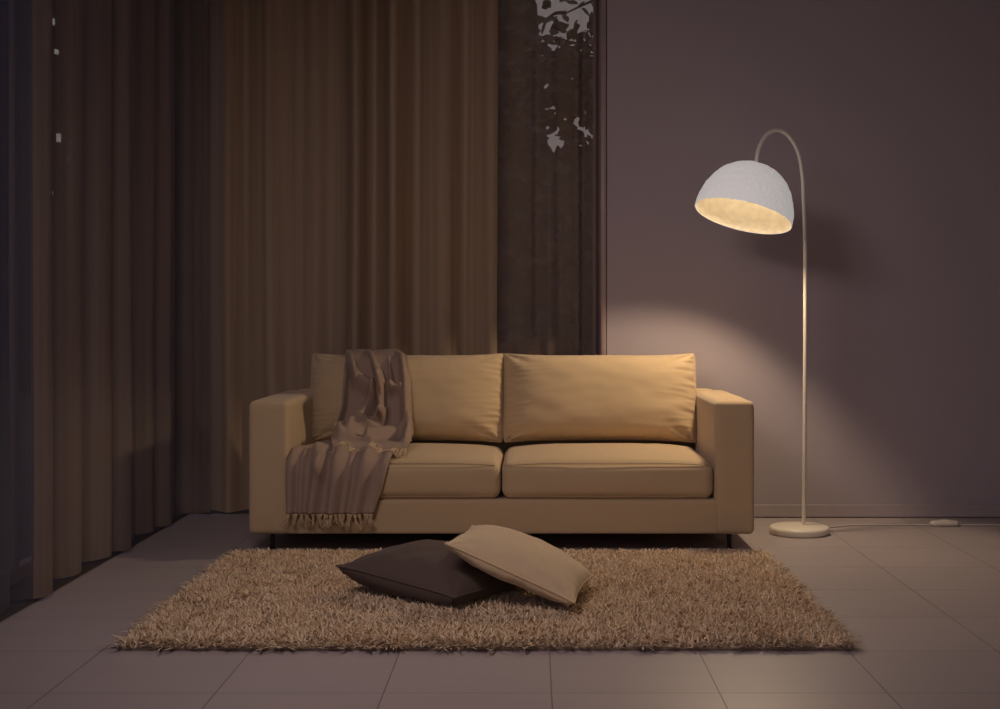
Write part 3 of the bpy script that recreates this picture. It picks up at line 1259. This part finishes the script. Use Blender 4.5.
def fringe(edge, down, length, count, seed, spread=0.35, floor_fn=None):
    rnd = random.Random(seed)
    V, Fc = [], []
    n = len(edge)
    per = 6
    for b in range(count // per):
        # strands of a bunch are knotted together a little below the hem
        fb = (b + 0.5 + rnd.uniform(-.2, .2)) / (count // per) * (n - 1)
        lean = Vector((rnd.gauss(0, spread), rnd.gauss(0, spread * .5), 0))
        Lb = length * rnd.uniform(0.65, 1.2)
        kb_ = max(0, min(n - 2, int(fb)))
        knot = edge[kb_].lerp(edge[kb_ + 1], min(1, max(0, fb - kb_))) + (down + lean * .4).normalized() * (Lb * 0.28)
        for i in range(per):
            f = fb + (i + 0.5 - per / 2) / per * (n - 1) / (count // per) * 0.95
            f = max(0, min(n - 1.001, f))
            k = int(f)
            p = edge[k].lerp(edge[k + 1], f - k)
            pts = [p.copy()]
            q = knot + Vector((rnd.gauss(0, .0025), rnd.gauss(0, .002), rnd.gauss(0, .003)))
            pts.append(p.lerp(q, 0.55))
            d = down + lean + Vector((rnd.gauss(0, .3), rnd.gauss(0, .15), rnd.gauss(0, .05)))
            for s_ in range(5):
                pts.append(q.copy())
                d = d + Vector((rnd.gauss(0, .25), rnd.gauss(0, .12), rnd.gauss(0, .08))) + down * 0.2
                q = q + d.normalized() * (Lb * rnd.uniform(0.12, 0.17))
            if floor_fn:
                pts = [floor_fn(q_) for q_ in pts]
            r0 = rnd.uniform(0.0018, 0.0027)
            tube_geo(pts, [r0, r0 * 1.2, r0 * 1.3, r0, r0 * .95, r0 * .8, r0 * .4], 5, V=V, Fc=Fc)
    return V, Fc


V, Fc = fringe(lower[-1], Vector((0, 0, -1)), 0.078, 132, 3, 0.38)
link_mesh('fringe', V, Fc, M_FRINGE, throw)


def on_seat(q):
    hit = T_LOW.ray_cast(Vector((q.x, q.y, 0.8)), Vector((0, 0, -1)))
    z = hit[0].z if hit[0] is not None else None
    if z is None:
        h2 = T_SOLID.ray_cast(Vector((q.x, q.y, 0.8)), Vector((0, 0, -1)))
        z = h2[0].z if h2[0] is not None else q.z
    q.z = max(q.z, z + 0.007)
    return q


V, Fc = fringe(upper[-1], Vector((0.03, -0.70, -0.62)), 0.078, 132, 8, 0.55, on_seat)
link_mesh('fringe', V, Fc, M_FRINGE, throw)

# ------------------------------------------------------------------ floor lamp
LX, LY = 1.254, 6.155
lamp = empty('floor_lamp', (LX, LY, 0))
tag(lamp, 'arched cream floor lamp with a tilted white dome shade, standing right of the sofa', 'lamp')
prof = [(0, 0.0), (0.128, 0.0), (0.131, 0.003), (0.137, 0.010), (0.1375, 0.026), (0.134, 0.033), (0.126, 0.037), (0.06, 0.0405),
        (0.006, 0.042), (0.0, 0.042)]
keep(lathe('base', prof, 64, M_LAMPM, M=Matrix.Translation((LX - 0.021, LY, 0))), lamp)
arc_px = [(804.0, 500), (804.8, 400), (805.3, 300), (804.8, 230), (803.5, 195), (802.5, 176), (798.7, 154), (789.6, 137),
          (778.4, 130.3), (767.0, 134.5), (759.0, 148), (755.8, 165)]
YS = 6.055
dep = [d - 0.167 for d in (6.322, 6.322, 6.322, 6.322, 6.32, 6.318, 6.306, 6.288, 6.268, 6.248, 6.230)] + [YS]
pts = [Vector((LX, LY, 0.045))] + [P(x, y, d) for (x, y), d in zip(arc_px, dep)]
path = catmull(pts, 8)
keep(tube('pole', path, 0.0094, M_LAMPM, sides=14), lamp)
apex = P(755.8, 165, YS)
axis = Vector((-0.262, -0.190, -0.946)).normalized()
zax = -axis
xax = zax.orthogonal().normalized()
yax = zax.cross(xax)
MS = Matrix(((xax.x, yax.x, zax.x, apex.x), (xax.y, yax.y, zax.y, apex.y), (xax.z, yax.z, zax.z, apex.z), (0, 0, 0, 1)))
R_S, H_S, TH = 0.2225, 0.250, 0.0045
ns_ = 64
outer_prof = [(0.0, 0.0)]
for i in range(1, ns_ + 1):
    a = (math.pi / 2) * i / ns_
    outer_prof.append((R_S * math.sin(a) ** 0.88, -H_S * (1 - math.cos(a) ** 1.04) if i < ns_ else -H_S))
rim = [(R_S - TH * 0.25, -H_S - 0.0012), (R_S - TH * 0.8, -H_S)]


def lumpy(p, i, a):
    n_ = noise.noise(p * 32) + 0.7 * noise.noise(p * 75)
    return p + Vector((p.x, p.y, p.z + H_S)).normalized() * (0.0022 * n_)


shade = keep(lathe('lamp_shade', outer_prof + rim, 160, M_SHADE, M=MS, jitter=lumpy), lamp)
inner_prof = [(0.0, -TH)]
for i in range(1, ns_ + 1):
    a = (math.pi / 2) * i / ns_
    inner_prof.append(((R_S - TH) * math.sin(a) ** 0.88, -TH - (H_S - TH - 0.0006) * (1 - math.cos(a) ** 1.04) if i < ns_ else -H_S + 0.0006))
lin = lathe('lining', inner_prof, 96, M_INNER, M=MS, jitter=lumpy)
keep(lin, lamp)
lin['label'] = 'warm lit inside of the shade'
keep(lathe('socket', [(0, -0.004), (0.022, -0.004), (0.024, -0.05), (0.02, -0.066), (0, -0.066)], 24, M_LAMPM, M=MS), lamp)
HB = 0.125
keep(lathe('bulb', [(0, -0.064), (0.013, -0.066), (0.016, -0.075), (0.026, -0.088), (0.032, -0.104), (0.030, -0.118), (0.019, -0.130), (0, -0.134)],
           20, M_BULB, M=MS), lamp)
sl = bpy.data.lights.new('bulb_light', 'SPOT')
sl.energy = LAMP_SPOT_W
sl.color = LAMP_COLOR
sl.spot_size = math.radians(124)
sl.spot_blend = 0.32
sl.shadow_soft_size = 0.058
so = bpy.data.objects.new('bulb_light', sl)
so.location = apex + axis * 0.145
so.rotation_euler = axis.to_track_quat('-Z', 'Y').to_euler()
COL.objects.link(so)
keep(so, lamp)
# cord lying along the wall with an inline switch
cpts = [(LX + 0.075, LY + 0.085, 0.012), (LX + 0.11, LY + 0.12, 0.0045), (1.43, 6.33, 0.004), (1.52, 6.375, 0.004), (1.62, 6.39, 0.004), (1.80, 6.39, 0.004),
        (1.95, 6.39, 0.0042)]
c0 = catmull(cpts, 6)
c1 = catmull([(2.00, 6.39, 0.0042), (2.2, 6.388, 0.004), (2.5, 6.385, 0.004), (2.9, 6.39, 0.004)], 6)
V, Fc = tube_geo(c0, 0.0038, 8)
tube_geo(c1, 0.0038, 8, V=V, Fc=Fc)
cord = keep(link_mesh('cord', V, Fc, M_CORD), lamp)
sw = soft_block('switch', (1.912, 6.355, 0.0005), (2.036, 6.405, 0.024), 0.009, M_CORD, n=(16, 10, 6), crown=(0.006, 0.004, 0.004))
sw.parent = cord
kb = soft_block('switch_button', (1.952, 6.370, 0.023), (1.994, 6.392, 0.030), 0.003, M_LAMPM, n=(8, 6, 4))
kb.parent = cord
